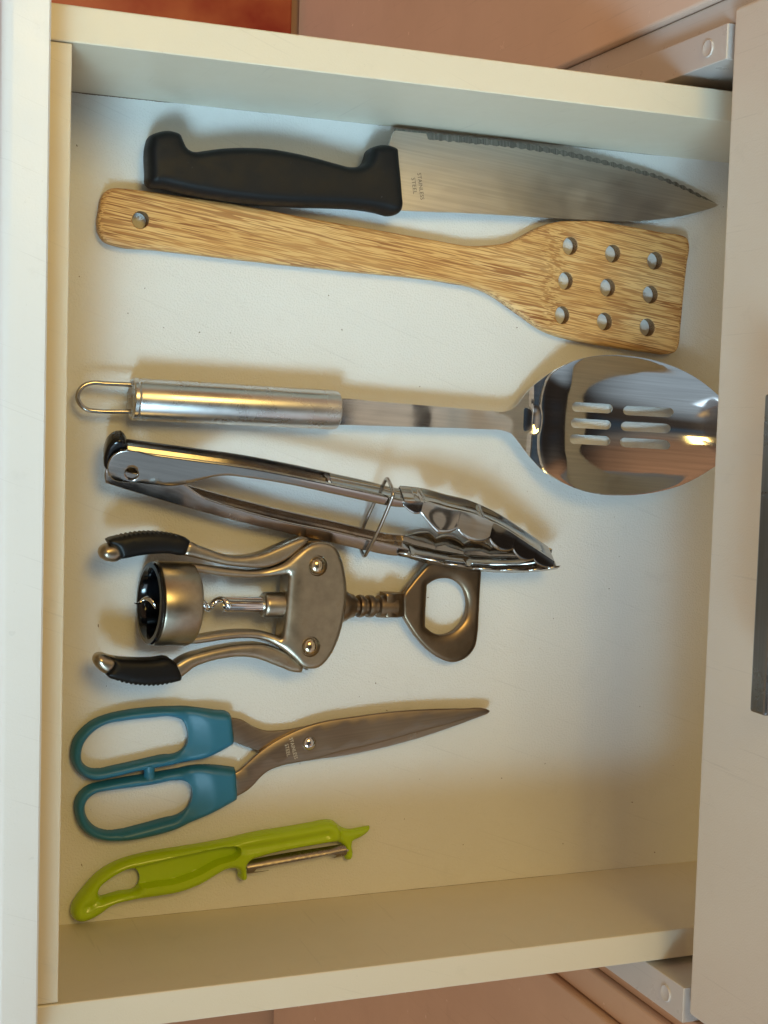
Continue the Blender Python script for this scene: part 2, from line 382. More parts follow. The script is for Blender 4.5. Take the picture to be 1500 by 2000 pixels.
# the fine dark joint line where side boards meet the base, uneven in width
def joint(x0, x1, y, s_, wmax, name='joint_line'):
    n = 160; V = []; ph_a, ph_b = random.random() * 6, random.random() * 6
    for i in range(n):
        x = x0 + (x1 - x0) * i / (n - 1); e_ = min(1, 6 * min(i, n - 1 - i) / n)
        wd = wmax * e_ * (.55 + .3 * math.sin(x * 260 + ph_a) * math.sin(x * 71 + ph_b) + .3 * random.random())
        V += [(x, y, .00006 + wd * .5), (x, y - s_ * (.00002 + wd), .00006)]
    Fc = [(2 * i, 2 * i + 2, 2 * i + 3, 2 * i + 1) for i in range(n - 1)]
    build(name, V, Fc, M['seam'], dr, 0)
joint(.001, .064, W - .00005, 1, .00055); joint(.058, .30, W - .00005, 1, .00006); joint(.245, .34, W - .00005, 1, .00018)
joint(0.0, .36, .00005, -1, .00011); joint(.15, .30, .00005, -1, .00016)

# ---------------------------------------------------------------- closed upper front with its bar handle
uf = thing('upper_drawer', 'closed pale drawer front with a grey bar handle above the open drawer', 'drawer front', (XF, .21, .1235))
build('front_panel', *boxm(XF, XF + .018, -.03, .444, .1235, .40, .0016, 3), M['face'], uf, 0)  # unseen upper part extended to block light from over the cabinet
hb = build('handle', *boxm(.2695, .2785, .1335, .2668, .1945, .2050, .0012, 2), M['handlebar'], uf, 0)
build('handle_post', *boxm(.2785, XF, .1335, .1420, .1945, .2025, .0006), M['handlebar'], hb, 0)
build('handle_post', *boxm(.2785, XF, .2583, .2668, .1945, .2025, .0006), M['handlebar'], hb, 0)

# ---------------------------------------------------------------- cabinet body behind and below
cb = thing('cabinet_carcass', 'white cabinet body whose side edges with screw caps flank the open drawer', 'cabinet', (XF, .21, -.53))
for ya, yb, lab in ((.4222, .4387, 'side panel edge beyond the knife'), (-.0365, -.0190, 'side panel edge beyond the peeler')):
    sp_ = build('side_panel', *boxm(XF, XF + .25, ya, yb, -.535, .1185, .0004), M['carcass'], cb, 0, label=lab)
    ym = (ya + yb) / 2 - (.0002 if ya > 0 else -.0003); zc = .1036
    build('screw_cap', *lathe((XF + .0005, ym, zc), (-1, 0, 0), [(0, .0042), (.0008, .0042), (.0013, .0038), (.0011, .0030), (.0008, .0018), (.0008, .0001)], 28), M['carcass'], sp_)
build('inner_shelf', *boxm(XF + .06, XF + .25, -.0187, .4219, -.05, -.034), M['dark'], cb, 0)  # board whose dark tone stands in for the shade in there
build('runner', *boxm(XF + .004, XF + .25, .4165, .4215, .006, .030, .001), M['carcass'], cb, 0)
build('runner', *boxm(XF + .004, XF + .25, -.0185, -.0165, .006, .030, .001), M['carcass'], cb, 0)
nb = thing('kitchen_cabinet', 'glossy rosy door of the next cabinet beyond the side board with the knife', 'cabinet', (XF, .8, -.53))
build('door_panel', *boxm(XF - .001, XF + .02, .4525, 1.35, -.532, .60, .0012), M['door'], nb, 0)
build('door_edge', *boxm(XF + .004, XF + .02, .4390, .4521, -.532, .60, .0012), M['carcass'], nb, 0)
nb2 = thing('kitchen_cabinet', 'door of the next cabinet beside the green peeler, coloured browner to stand for shade', 'cabinet', (XF, -.4, -.53))
build('door_panel', *boxm(XF - .001, XF + .02, -.95, -.0640, -.532, .60, .0012), M['door_shaded'], nb2, 0)
build('door_edge', *boxm(XF + .003, XF + .02, -.0630, -.0460, -.532, .60, .0014), M['door_shaded'], nb2, 0)
build('door_edge', *boxm(XF + .007, XF + .02, -.0455, -.0370, -.532, .60, .0008), M['door_shaded'], nb2, 0)

# ================================================================== KNIFE
kn = thing('chef_knife', 'large kitchen knife with black plastic handle and serrated steel blade', 'knife', tuple(P(530, 340, 0)))
ho = [(283.5,340),(283,330),(285,280),(290,267),(300,262),(338,260),(348,265),(354,278),(362,293),(374,298.5),(392,297),(421,293),(472,290.5),(522,293),(565,300),(612,311),(652,322),(677,328),(695,327),(707,320),(713.5,307),(718,293),(729,287),(763,289.5),(770,293.5),(771.5,312),(774.5,342),(778,384),(779,407.5),(774,418),(763,422),(738,416.5),(695,409.5),(630,406.5),(558,404),(500,400),(443,393.5),(396,386),(353,378),(313,369),(291,366),(285,360)]
hw = smooth_outline(P2(ho, .0105), 4)
hx = P(290, 310, .01); 
def kt(d, xy): return .0112 + .0088 * dome(d, .0044, 2.4) + .0008 * dome(d, .012, 1.6)
def kb(d, xy): return np.maximum(.0098 - .0096 * dome(d, .0070, 2.3), .0003)
build('handle', *relief(hw, [], kt, kb, .0014, (.0002, .0006, .0012, .002, .003, .0042, .006, .008), .004), M['black'], kn, 60)
bl_z = lambda xy: .0116 - (xy[:, 0] - P(780, 350, .0116)[0]) / .165 * .0062
def bz(px, py):
    z = .011
    for _ in range(4):
        q = P(px, py, z); z = float(bl_z(np.array([q[:2]]))[0])
    return q[:2]
# cutting edge and spine as traced
edge = [(772,250),(810,254),(847,258),(927,267),(1007,276),(1060,284.5),(1104,293),(1152,304),(1200,316),(1248,329),(1284,340),(1320,354),(1344,365),(1373,381),(1404.5,400)]
spine = [(1397,403.6),(1368,413),(1320,424),(1272,430),(1233.6,431.7),(1152,429.5),(1033,422.8),(900,415.5),(780,410.5),(760,409),(750,300),(758,288),(762,275),(766.7,261)]
ew = smooth_outline(np.array([bz(*q) for q in edge]), 24, False)
s_e = np.concatenate([[0], np.cumsum(np.linalg.norm(np.diff(ew, axis=0), axis=1))])
def at_s(s): return np.stack([np.interp(s, s_e, ew[:, 0]), np.interp(s, s_e, ew[:, 1])], 1)
ss = np.linspace(0, s_e[-1], 760); pe = at_s(ss); tg = np.gradient(pe, axis=0); tg /= np.linalg.norm(tg, axis=1)[:, None]; nn = np.stack([tg[:, 1], -tg[:, 0]], 1)
s0 = .0175                                     # plain heel, then teeth
per = .0052
ph = (ss - s0) / per; tooth = np.where(ss > s0, np.abs(np.sin(np.pi * ph)), 0)
outer_e = pe - nn * (-.00085 * np.where(ss > s0, 1 - tooth, 0) * sstep(s_e[-1] - ss, .003, .02))[:, None] * 1.0
fine = np.array([random.uniform(-1, 1) for _ in ss]); fine = np.convolve(fine, [.25, .5, .25], 'same')
wd = np.where(ss > s0, (.0037 * (1 - .50 * (ss - s0) / (s_e[-1] - s0)) + .0006 * (tooth - .5) + .0004 * fine), .0011)
wd = wd * sstep(s_e[-1] - ss, -.001, .016) + .00012
inner_e = pe + nn * wd[:, None]
bo = np.vstack([inner_e[::2], np.array([bz(*q) for q in spine])])
keep = smooth_outline(np.array([bz(*q) for q in [(1404.5,400)] + spine]), 5, False)
bo = np.vstack([inner_e[::2], keep[1:]])
V, Fc = relief(bo, [], lambda d, q: bl_z(q) + .0000 * d, lambda d, q: bl_z(q) - .0016, .0009, (.0006,), .006)
build('blade', V, Fc, M['blade'], kn, 30)
zi = bl_z(inner_e); zo = bl_z(outer_e); n_ = len(ss)
ridge = np.where(ss > s0, .00025 * (tooth - .5), 0)
mid_e = (inner_e + outer_e) / 2
rows = [np.column_stack([inner_e, zi]), np.column_stack([mid_e, bl_z(mid_e) - .0003 + ridge]), np.column_stack([outer_e, zo - .0008]), np.column_stack([inner_e, zi - .0016])]
V = np.vstack(rows); Fc = [(r * n_ + i, r * n_ + i + 1, (r + 1) * n_ + i + 1, (r + 1) * n_ + i) for r in range(3) for i in range(n_ - 1)]
build('serrated_edge', V, Fc, M['serration'], kn, 60)
yaw_k = -math.pi / 2 + math.radians(2)
def onblade(W_): return bl_z(W_[:, :2]) + .00006
for txt, a, b in (("STAINLESS", (818.5,338), (825,390)), ("STEEL", (807,347), (811,379))):
    A_, B_ = bz(*a), bz(*b); L = np.linalg.norm(B_ - A_); yw = math.atan2(B_[1] - A_[1], B_[0] - A_[0])
    lettering('lettering', txt, (A_ + B_) / 2, yw, .0021, L, .012, M['etch'], kn, onblade)

# ================================================================== SPATULA
sp = thing('bamboo_spatula', 'bamboo turner spatula with nine round holes lying beside the knife', 'spatula', tuple(P(700, 490, 0)))
so = [(215,369.5),(240,369.5),(265,372),(350,384),(400,391),(450,398.5),(525,412),(600,427),(650,436),(750,453),(850,471),(912,481),(944,480.5),(976,477),(1001.6,469.6),(1024,457.8),(1046,446),(1069,437.6),(1085,433.8),(1123,432),(1168,433),(1200,438.6),(1248,447),(1296,455.8),(1325,460),(1337.6,466),(1341.8,477.6),(1339,516),(1333,580),(1326,644),(1321,676),(1315,687),(1305.6,691),(1264,688),(1200,679),(1152,671),(1120,665),(1088,657),(1056,644),(1024,621.6),(992,599),(969.6,583),(944,569),(912,559),(880,553.4),(850,548.5),(700,532.5),(550,517),(400,500),(300,488.5),(220,479),(203,472),(192.5,457),(189,440),(192.5,410),(197.5,385),(205,374)]
sw = smooth_outline(P2(so, .004), 4)
holes = []
for cx, cy in [(1115,480),(1198,495),(1280,509),(1106.6,548),(1189,561.4),(1272,575),(1099,615.5),(1182,628),(1265,639.5)]:
    holes.append(P2([(cx + 14.6 * math.cos(a), cy + 17.4 * math.sin(a)) for a in np.linspace(0, 2 * math.pi, 24, endpoint=False)], .0065))
holes.append(P2([(274.5 + 16.5 * math.cos(a), 429.5 + 17 * math.sin(a)) for a in np.linspace(0, 2 * math.pi, 28, endpoint=False)], .0075))
xa, xb = P(1045, 540, .006)[0], P(1112, 540, .006)[0]
x_end = P(1335, 570, .006)[0]
yc0 = P(1080, 548, .006); yc1 = P(1330, 575, .006)
def s_top(d, q):
    f_ = sstep(q[:, 0] + .0012 * np.sin(q[:, 1] * 260), xa, xb)
    xr = np.clip((q[:, 0] - xb) / (x_end - xb), 0, 1)
    yc = np.interp(q[:, 0], [yc0[0], yc1[0]], [yc0[1], yc1[1]])
    cup = ((q[:, 1] - yc) / .030)**2 * .0014 * f_
    thick_ = .0078 * (1 - f_) + f_ * (.0054 + .0006 * xr) + cup
    r = .0028
    return thick_ - .0014 * (1 - dome(d, r, 2)) 
def s_bot(d, q): return .0003 + .0014 * (1 - dome(d, .0028, 2))
loops_out = resample(sw, .0016)
def s_top2(d, q):
    do = dist_to(q, loops_out); dh = np.min([dist_to(q, h) for h in holes], 0)
    full = s_top(np.full(len(q), 1.0), q)
    return full - .0016 * (1 - dome(do, .0032, 2)) - .0004 * (1 - dome(dh, .0006, 2))
def s_bot2(d, q):
    do = dist_to(q, loops_out); return .0003 + .0014 * (1 - dome(do, .0028, 2))
M['bamboo_hole'] = mat('bamboo_hole_wall', (.16, .085, .035), .8, 0, lambda k: k.link(k.ramp(k.noise(1500), [(.35, (.09, .045, .018)), (.65, (.30, .17, .075))]), 'Base Color'))  # darker brown for the side walls of the holes
sb_ = build('spatula_body', *relief(sw, holes, s_top2, s_bot2, .0016, (.00025, .0007, .0014, .0028), .0028), M['bamboo'], sp, 42)
sb_.data.materials.append(M['bamboo_hole']); off_ = np.array(wloc(sp))[:2]
pc_ = np.array([p_.center[:2] for p_ in sb_.data.polygons]) + off_; nz_ = np.array([abs(p_.normal.z) for p_ in sb_.data.polygons])
dh_ = np.min([dist_to(pc_, h_) for h_ in holes], 0)
for p_, z_, d_ in zip(sb_.data.polygons, nz_, dh_):
    if z_ < .35 and d_ < .0005: p_.material_index = 1

# ================================================================== SLOTTED SPOON
sn = thing('slotted_spoon', 'long steel slotted serving spoon with six slots and a wire hanging loop', 'spoon', tuple(P(500, 790, 0)))
A_ = P(256, 779, .0104); B_ = P(660, 801, .0104); ax = B_ - A_; LN = np.linalg.norm(ax); ax = ax / LN; ax[2] = 0
r0, r1 = .0101, .0099
prof = [(.0015, .0080), (.0003, .0088), (0, r0 - .0006), (.0006, r0 + .0001), (.0022, r0 + .0002), (.0030, r0 - .0002), (.0036, r0), (LN - .004, r1), (LN - .0012, r1 - .0003), (LN - .0003, r1 - .0014), (LN, r1 - .003), (LN, .004)]
build('handle_tube', *lathe(A_, ax, prof, 72), M['satin'], sn, 30)
zl = .0104
lp = [(258,751),(244,750.5),(206,749),(180,747.8),(164,753),(153,766.5),(151.5,778),(158,791),(171.5,800.5),(187,802.7),(240,803.8),(256,804)]
build('hanging_loop', *tube([P(x, y, zl) for x, y in lp], .00115, 14), M['wire'], sn)
# bowl and neck, one sheet
bo_ = [(640,781),(662,778.5),(730,784),(830,792),(900,798),(960,803),(985,804),(1001,799),(1015,785),(1027.5,768),(1052,745),(1082.7,723.7),(1113,708),(1144,699),(1175,694.3),(1205,693.6),(1236,696),(1267,701),(1297,709),(1328,720.6),(1359,737),(1398,766.6),(1425,795),(1443,830),(1446,856),(1432,884),(1410,903),(1392,915),(1359,935),(1328,949),(1297,958),(1267,964),(1236,967),(1205,967.5),(1175,966),(1144,960),(1113,949),(1083,934),(1058,917),(1040,898.5),(1022,876),(1010,860),(1000,848),(983,841),(950,838.5),(900,836.5),(830,834.5),(730,831.5),(662,829.5),(640,829)]
ctr = P(1215, 831, .012)[:2]; tipw = P(1446, 843, .016)[:2]; rootw = P(1000, 820, .014)[:2]
au = (tipw - rootw) / np.linalg.norm(tipw - rootw); av = np.array([-au[1], au[0]])
RIM = .0200; DEP = .0172
def sp_rimz(q):
    u = (q - ctr) @ au
    return .0112 + (RIM - .0112) * sstep(u, -.058, -.030)
pw = []
for x, y in bo_:
    z = .012
    for _ in range(3):
        q = P(x, y, z); z = float(sp_rimz(q[None, :2])[0])
    pw.append(q[:2])
pw = smooth_outline(np.array(pw), 4)
egg = [p_ for p_ in pw if (p_ - ctr) @ au > -.0475]
egg = np.array(egg); th_ = np.arctan2((egg - ctr) @ av, (egg - ctr) @ au); rr_ = np.linalg.norm(egg - ctr, axis=1)
th_ = np.append(th_, [math.pi, -math.pi]); rr_ = np.append(rr_, [.0490, .0490]); o__ = np.argsort(th_); th_ = th_[o__]; rr_ = rr_[o__]
thg = np.linspace(-math.pi, math.pi, 721); rg = np.interp(thg, th_, rr_); ker = np.hanning(31); ker /= ker.sum()
rg = np.convolve(np.concatenate([rg[-16:-1], rg, rg[1:16]]), ker, 'valid')
def bowl(q):
    u = (q - ctr) @ au; v = (q - ctr) @ av
    s_ = np.hypot(u, v) / np.interp(np.arctan2(v, u), thg, rg)
    g = 1 - s_**2.25
    return DEP * (g + np.sqrt(g * g + .0035)) / 2
def neck_shape(q):
    u = (q - ctr) @ au; v = (q - ctr) @ av
    g = np.exp(-((u + .0535) / .0026)**2 - ((v - .0005) / .0055)**4) * .0012     # the pressed stiffening dimple
    c = -.0003 * (1 - np.clip(v / .006, -1, 1)**2) * sstep(-u, .056, .075)
    return c - g + .07 * np.clip(v, -.007, .007) * sstep(-u, .060, .085)
def sp_top(d, q): return sp_rimz(q) - bowl(q) + neck_shape(q) 
slots = []
for cx, cy, hl in [(1154.7,796.3,44),(1152.6,828,44),(1150,859.2,44),(1264.2,803.7,45.5),(1261.1,834.7,45.5),(1258.1,866.3,45.5)]:
    an = math.radians(3.2); o_ = []
    for sgn, a0 in ((1, -90), (-1, 90)):
        for k in range(9):
            t = math.radians(a0 + 180 * k / 8); lx = sgn * (hl - 9.2) + 9.2 * math.cos(t); ly = 9.2 * math.sin(t)
            o_.append((cx + lx * math.cos(an) - ly * math.sin(an), cy + lx * math.sin(an) + ly * math.cos(an)))
    slots.append(P2(o_, .0045))
sp_bot = lambda d, q: sp_top(np.full(len(q), 1.0), q) - .0008
ub = build('bowl_and_neck', *relief(pw, slots, sp_top, sp_bot, .0011, (.0003, .0008), .0014), M['mirror'], sn, 50)

# ================================================================== TONGS
PHI = math.radians(34); HT = .0120
tg0 = thing('locking_tongs', 'steel tongs with scalloped tips held shut by a wire ring', 'tongs', tuple(P(640, 1000, 0)))
a_, b_ = P(230, 915, .015), P(1085, 1098, .015); tu = b_ - a_; tu[2] = 0; tu /= np.linalg.norm(tu)
nv = np.array([-tu[1], tu[0], 0]); tv = math.cos(PHI) * nv + math.sin(PHI) * np.array([0, 0, 1.]); tw = -math.sin(PHI) * nv + math.cos(PHI) * np.array([0, 0, 1.])
O0 = P(740, 1087, HT * math.cos(PHI) + .0012) - tw * HT      # outer lower corner of the lower arm
def L(px, py, wo):                                            # -> local (u, v) on the plane at height wo
    r = ray(px, py); o = O0 + tw * wo; t = ((o - CAM) @ tw) / (r @ tw); q = CAM + r * t - O0
    return np.array([q @ tu, q @ tv])
def G(u, v, w_): return O0 + tu * u + tv * v + tw * w_
def LL(pts, wo): return np.array([L(x, y, wo) for x, y in pts])
def flange(outline, wo, holes=(), th=.0009):
    o_ = smooth_outline(LL(outline, wo), 4); hs = [smooth_outline(LL(h, wo), 1) for h in holes]
    V, Fc = relief(o_, hs, lambda d, q: wo - .0003 * (1 - dome(d, .0006)), lambda d, q: np.full(len(q), wo - th), .0012, (.0003, .0006), .004)
    return [G(*v) for v in V], Fc
def strip(line_px, wo_line, prof, cap=None, n=6):
    """sweep an open profile [(dv, w)] along a traced arm line; returns a thin solid"""
    l = smooth_outline(LL(line_px, wo_line), n, False, 100); V = []; m = len(prof)
    for u, v in l: V += [G(u, v + dv, w_) for dv, w_ in prof]
    Fc = [(i * m + k, i * m + (k + 1) % m, (i + 1) * m + (k + 1) % m, (i + 1) * m + k) for i in range(len(l) - 1) for k in range(m)]
    Fc.append(tuple(range(m))[::-1]); Fc.append(tuple((len(l) - 1) * m + k for k in range(m)))
    return V, Fc
up_corner = [(236,881.5),(303,890.5),(390,902),(477,914),(563,930),(650,948),(737,967),(766,974.5),(800,981)]
up_inner = [(800,992),(767,990),(737,984),(650,965),(563,946.5),(477,933),(442,929.6),(416,932),(390,939),(360,947),(334,950),(300,947.5),(260,943.5),(223,939),(212,928),(209,914),(211,904),(219,891)]
hole = [(257 + 12.5 * math.cos(a), 926 + 12 * math.sin(a)) for a in np.linspace(0, 2 * math.pi, 22, endpoint=False)]
fl_up = flange(up_corner + up_inner, HT, [hole])
tk = .0009
def chan(sg, wlo, whi, rc=.0019, rec=.0010):
    # spine cross-section: rounded ridges with a pressed channel between, sg=+1 faces +v
    o_ = []
    for k in range(5):
        a = math.pi / 2 * k / 4; o_.append((-rc + rc * math.sin(a), whi - rc + rc * math.cos(a)))
    o_ += [(0, whi - rc - .0006), (-rec, whi - rc - .0012), (-rec, wlo + rc + .0012), (0, wlo + rc + .0006)]
    for k in range(5):
        a = math.pi / 2 * k / 4; o_.append((-rc + rc * math.cos(a), wlo + rc - rc * math.sin(a)))
    inn = [(-rc, wlo + tk), (-tk - rec, wlo + tk + .0006), (-tk - rec, whi - tk - .0006), (-rc, whi - tk)]
    return [(sg * a, b) for a, b in o_ + inn]
s_up1 = strip(up_corner[:6], HT, chan(1, 0, HT, rc=.0013, rec=.0030))
s_up2 = strip(up_corner[5:], HT, chan(1, 0, HT, rec=.0002))
def low_flange(corner, sg, width, wo=.0):
    return strip(corner, HT, [(-sg * .001, wo), (-sg * width, wo), (-sg * width, wo + tk), (-sg * .001, wo + tk)])
fb_up = low_flange(up_corner, 1, .0050)
arm_u = build('arm', *join(fl_up, s_up1, s_up2, fb_up), M['tong'], tg0, 40, label='arm nearer the spoon')
lo_corner = [(207,944),(234,953),(300,973),(390,999),(477,1022),(563,1042.5),(650,1061),(715,1076),(760,1085),(792,1087)]
lo_inner = [(800,1074),(780,1069),(750,1062),(715,1054),(650,1039),(563,1021.5),(520,1010.7),(451,991),(420,981),(399,973),(380,961),(357.5,945.7),(330,935),(260,925),(215,915),(206,917),(204,930)]
def shift(l, dy): return [(x, y + dy) for x, y in l]
fl_lo = flange(lo_corner + lo_inner, HT - .0011)
s_lo = strip(lo_corner, HT, chan(-1, 0, HT - .0011, rec=.0002))
fb_lo = low_flange(lo_corner, -1, .0052)
arm_l = build('arm', *join(fl_lo, s_lo, fb_lo), M['tongplate'], tg0, 40, label='arm nearer the corkscrew')
# dark end piece and the hinge pin
ec = smooth_outline(LL([(243,858),(236,852),(222,855),(211,864),(205,878),(202,895),(204,907),(212,915),(232,915),(252,895)], HT * .55), 4)
V, Fc = relief(ec, [], lambda d, q: .0100 - .0012 * (1 - dome(d, .0015)), lambda d, q: .0006 + .0012 * (1 - dome(d, .0015)), .0012, (.0003, .0008, .0015), .004)
build('end_cap', [G(*v) for v in V], Fc, M['gloss_black'], tg0)
hc = L(257, 927, HT)
build('hinge_pin', *join(lathe(G(hc[0], hc[1], 0), tw, [(0, .0022), (HT - .0045, .0022), (HT - .0045, .0014), (HT - .006, .0012)], 24),), M['rivet'], tg0)
# pull strip inside the slim gap
# scalloped heads -----------------------------------------------------------
def head(corner_px, sg, dip, cusps, wide_w, deep_v, tip_px, vin):
    c = smooth_outline(LL(corner_px, HT), 22, False, 100)
    s = np.concatenate([[0], np.cumsum(np.linalg.norm(np.diff(c, axis=0), axis=1))]); Lh = s[-1]
    cu = np.array([0.0] + [x * Lh for x in cusps] + [Lh])
    V = []; NP = 0
    for i, (u, v) in enumerate(c):
        t = s[i] / Lh; j = min(np.searchsorted(cu, s[i], 'right') - 1, len(cu) - 2)
        lob = math.sin(math.pi * (s[i] - cu[j]) / (cu[j + 1] - cu[j]))**.6 if 0 < s[i] < Lh else 0
        env = float(np.interp(t, [0, .08, .22, .5, .8, 1], [.15, .45, 1, .95, .62, .25]))
        fl_ = env * (.52 + .48 * lob)
        dv = -sg * (.0016 + deep_v * fl_); dw = wide_w * env * (.66 + .34 * lob)
        h = HT; pr = []
        m = 7
        for k in range(m):                                  # lip -> corner (top side)
            q = 1 - k / (m - 1); scal = 1 + .10 * math.sin(math.pi * q) * lob
            pr.append((dv * q, h + dw * (q**1.3) * scal))
        # ribs pressed across the spine
        rb = sum(math.exp(-((t - x) / .012)**2) for x in (.10, .46)); pit = .0012 * env * (1 - min(1, rb * 1.3)) * (1 if .06 < t < .93 else 0)
        pr += [(-sg * .0001, h - .0010), (-sg * pit, h - .0022), (-sg * pit, h * .5), (-sg * pit, .0022), (-sg * .0001, .0010)]
        for k in range(m):
            q = k / (m - 1); pr.append((dv * q, -dw * (q**1.3)))
        NP = len(pr)
        V += [G(u, v + a, b) for a, b in pr]
    Fc = [(i * NP + k, i * NP + k + 1, (i + 1) * NP + k + 1, (i + 1) * NP + k) for i in range(len(c) - 1) for k in range(NP - 1)]
    return V, Fc
up_head_c = [(790,978),(812,980),(834,983),(880,995),(925,1006),(955,1018),(987,1034),(1012,1050),(1036,1066),(1060,1082),(1082,1097)]
lo_head_c = [(776,1083),(792,1087),(830,1098),(863,1105),(913,1113),(960,1116),(1000,1117),(1050,1115),(1088,1110)]
hu = build('tip', *head(up_head_c, 1, 0, (.10, .32, .52, .69, .85), .0070, .0098, None, 0), M['tong'], tg0, 70, label='scalloped tip nearer the spoon')
hl_ = build('tip', *head(lo_head_c, -1, 0, (.07, .27, .45, .62, .80, .92), .0070, .0060, None, 0), M['tong'], tg0, 70, label='scalloped tip nearer the corkscrew')
for o in (hu, hl_):
    md = o.modifiers.new('thickness', 'SOLIDIFY'); md.thickness = .0009; md.offset = 0
# wire ring round both arms
c1 = L(717, 1079, HT + .0012); c2 = L(766, 972, HT + .0012)
vb = L(718, 1082, HT)[1] - .0016; vt = L(760, 972, HT)[1] + .0034
ring = [G(c1[0], vb, HT + .0012), G(c1[0] + (c2[0]-c1[0])*.5, (vb + vt) / 2, HT + .0016), G(c2[0], vt - .0014, HT + .0014), G(c2[0] - .0002, vt, HT - .001), G(c2[0] - .0006, vt, .001), G(c2[0] - .001, vt - .0016, -.0014),
        G(c1[0] + (c2[0]-c1[0])*.5 - .0012, (vb + vt) / 2, -.0016), G(c1[0] - .001, vb + .0012, -.0014), G(c1[0] - .001, vb - .0002, .001), G(c1[0] - .0004, vb - .0006, HT - .001)]
def fillet(pts, r):
    o_ = []; N = len(pts)
    for i in range(N):
        a, b, c = np.array(pts[i - 1]), np.array(pts[i]), np.array(pts[(i + 1) % N])
        for d in ((a - b), (c - b)): pass
        p0 = b + (a - b) / np.linalg.norm(a - b) * r; p1 = b + (c - b) / np.linalg.norm(c - b) * r
        for t in (0, .25, .5, .75, 1): o_.append((1 - t)**2 * p0 + 2 * t * (1 - t) * b + t * t * p1)
    return o_
ring = fillet([G(c1[0], vb - .0004, HT + .0011), G(c2[0], vt, HT + .0011), G(c2[0] - .0008, vt, -.0012), G(c1[0] - .001, vb - .0004, -.0008)], .0030)
build('locking_ring', *tube(ring, .00095, 14, True, n=7), M['wire'], tg0)

# ================================================================== CORKSCREW
ck = thing('wing_corkscrew', 'nickel winged corkscrew with black rubber lever grips and a bottle opener head', 'corkscrew', tuple(P(500, 1180, 0)))
cxa = P(292, 1178, .0206); cxb = P(870, 1186, .0050); ca = cxb - cxa; Lc = np.linalg.norm(ca); ca /= Lc
x0c, x1c = cxa[0], cxb[0]
def axz(q): return .0206 + (q[:, 0] - x0c) / (x1c - x0c) * (.0052 - .0206)
def cz(px, off=0.0):                                          # height of the axis over the picture column
    z = .015
    for _ in range(4):
        q = P(px, 1180, z); z = float(axz(q[None, :2])[0])
    return z + off
def C2(pts, off): return np.array([P(x, y, cz(x, off))[:2] for x, y in pts])
# bell: metal cup with black liner
Rb = .0203
build('cup', *lathe(cxa + ca * .0012, ca, [(.0004, Rb - .0022), (0, Rb - .0012), (.0006, Rb - .0003), (.0016, Rb), (.0165, Rb), (.0185, Rb - .0006), (.0197, Rb - .0022), (.0200, Rb - .0040), (.0200, .0050)], 80, False, True), M['nickel'], ck, 35)
build('cup_liner', *lathe(cxa, ca, [(.012, Rb - .006), (.004, Rb - .0045), (.0004, Rb - .0040), (-.0006, Rb - .0030), (-.0004, Rb - .0010), (.0006, Rb - .0004), (.0016, Rb - .0016)], 64, False, False), M['gloss_black'], ck, 50)
build('cup_liner', *lathe(cxa + ca * .0115, ca, [(0, Rb - .0055), (.0005, .0001)], 40, False, True), M['gloss_black'], ck, 50)
# frame: two rails and the body plate
fr = [(380,1101),(444,1110.5),(508,1114),(535,1108),(551,1102),(578,1080),(604,1062),(615,1058.8),(636,1059),(653,1066.7),(663.7,1087),(673,1125),(675.5,1157),(671,1200),(657,1253),(646,1276),(636,1290),(624,1301),(610,1305.6),(593,1303.5),(572,1285),(546,1265),(518.7,1252),(486.7,1248),(444,1251),(395,1258),(372,1260),(372,1246),(395,1243),(422.7,1238),(476,1233),(512,1235),(538,1241.6),(550.7,1247),(557,1189),(562.4,1121),(548,1124),(508,1129.6),(444,1127),(400,1121),(372,1118),(372,1100)]
fw = smooth_outline(C2(fr, .006), 4)
xp0 = P(545, 1180, .015)[0]; xp1 = P(585, 1180, .015)[0]
rv = [P(620, 1105, cz(620, .0085))[:2], P(606, 1263, cz(606, .0085))[:2]]
def fth(q): return .0052 + .0036 * sstep(q[:, 0], xp0 - .012, xp1)
def f_top(d, q):
    z = axz(q) + fth(q) - .0022 * (1 - dome(d, .0030, 2.2))
    for c in rv:
        r = np.linalg.norm(q - c, axis=1); z = z - .0016 * sstep(-r, -.0052, -.0046)
    return z
def f_bot(d, q): return np.maximum(axz(q) - fth(q) + .0022 * (1 - dome(d, .0030, 2.2)), .0004)
ang = np.linspace(0, 2 * math.pi, 30, endpoint=False)
extra = np.vstack([c + r * np.stack([np.cos(ang), np.sin(ang)], 1) for c in rv for r in (.0043, .0046, .0049, .0052, .0056)])
build('frame', *relief(fw, [], f_top, f_bot, .0011, (.0002, .0006, .0012, .002, .003), .0022, extra), M['nickel'], ck, 50)
for i, c in enumerate(rv):
    z = float(axz(c[None])[0]) + .0088 - .0016
    build('rivet', *lathe((c[0], c[1], z - .0004), (0, 0, 1), [(0, .0042), (.0010, .0041), (.0020, .0036), (.0027, .0026), (.0031, .0013), (.0032, .0001)], 36), M['rivet'], ck, 60)
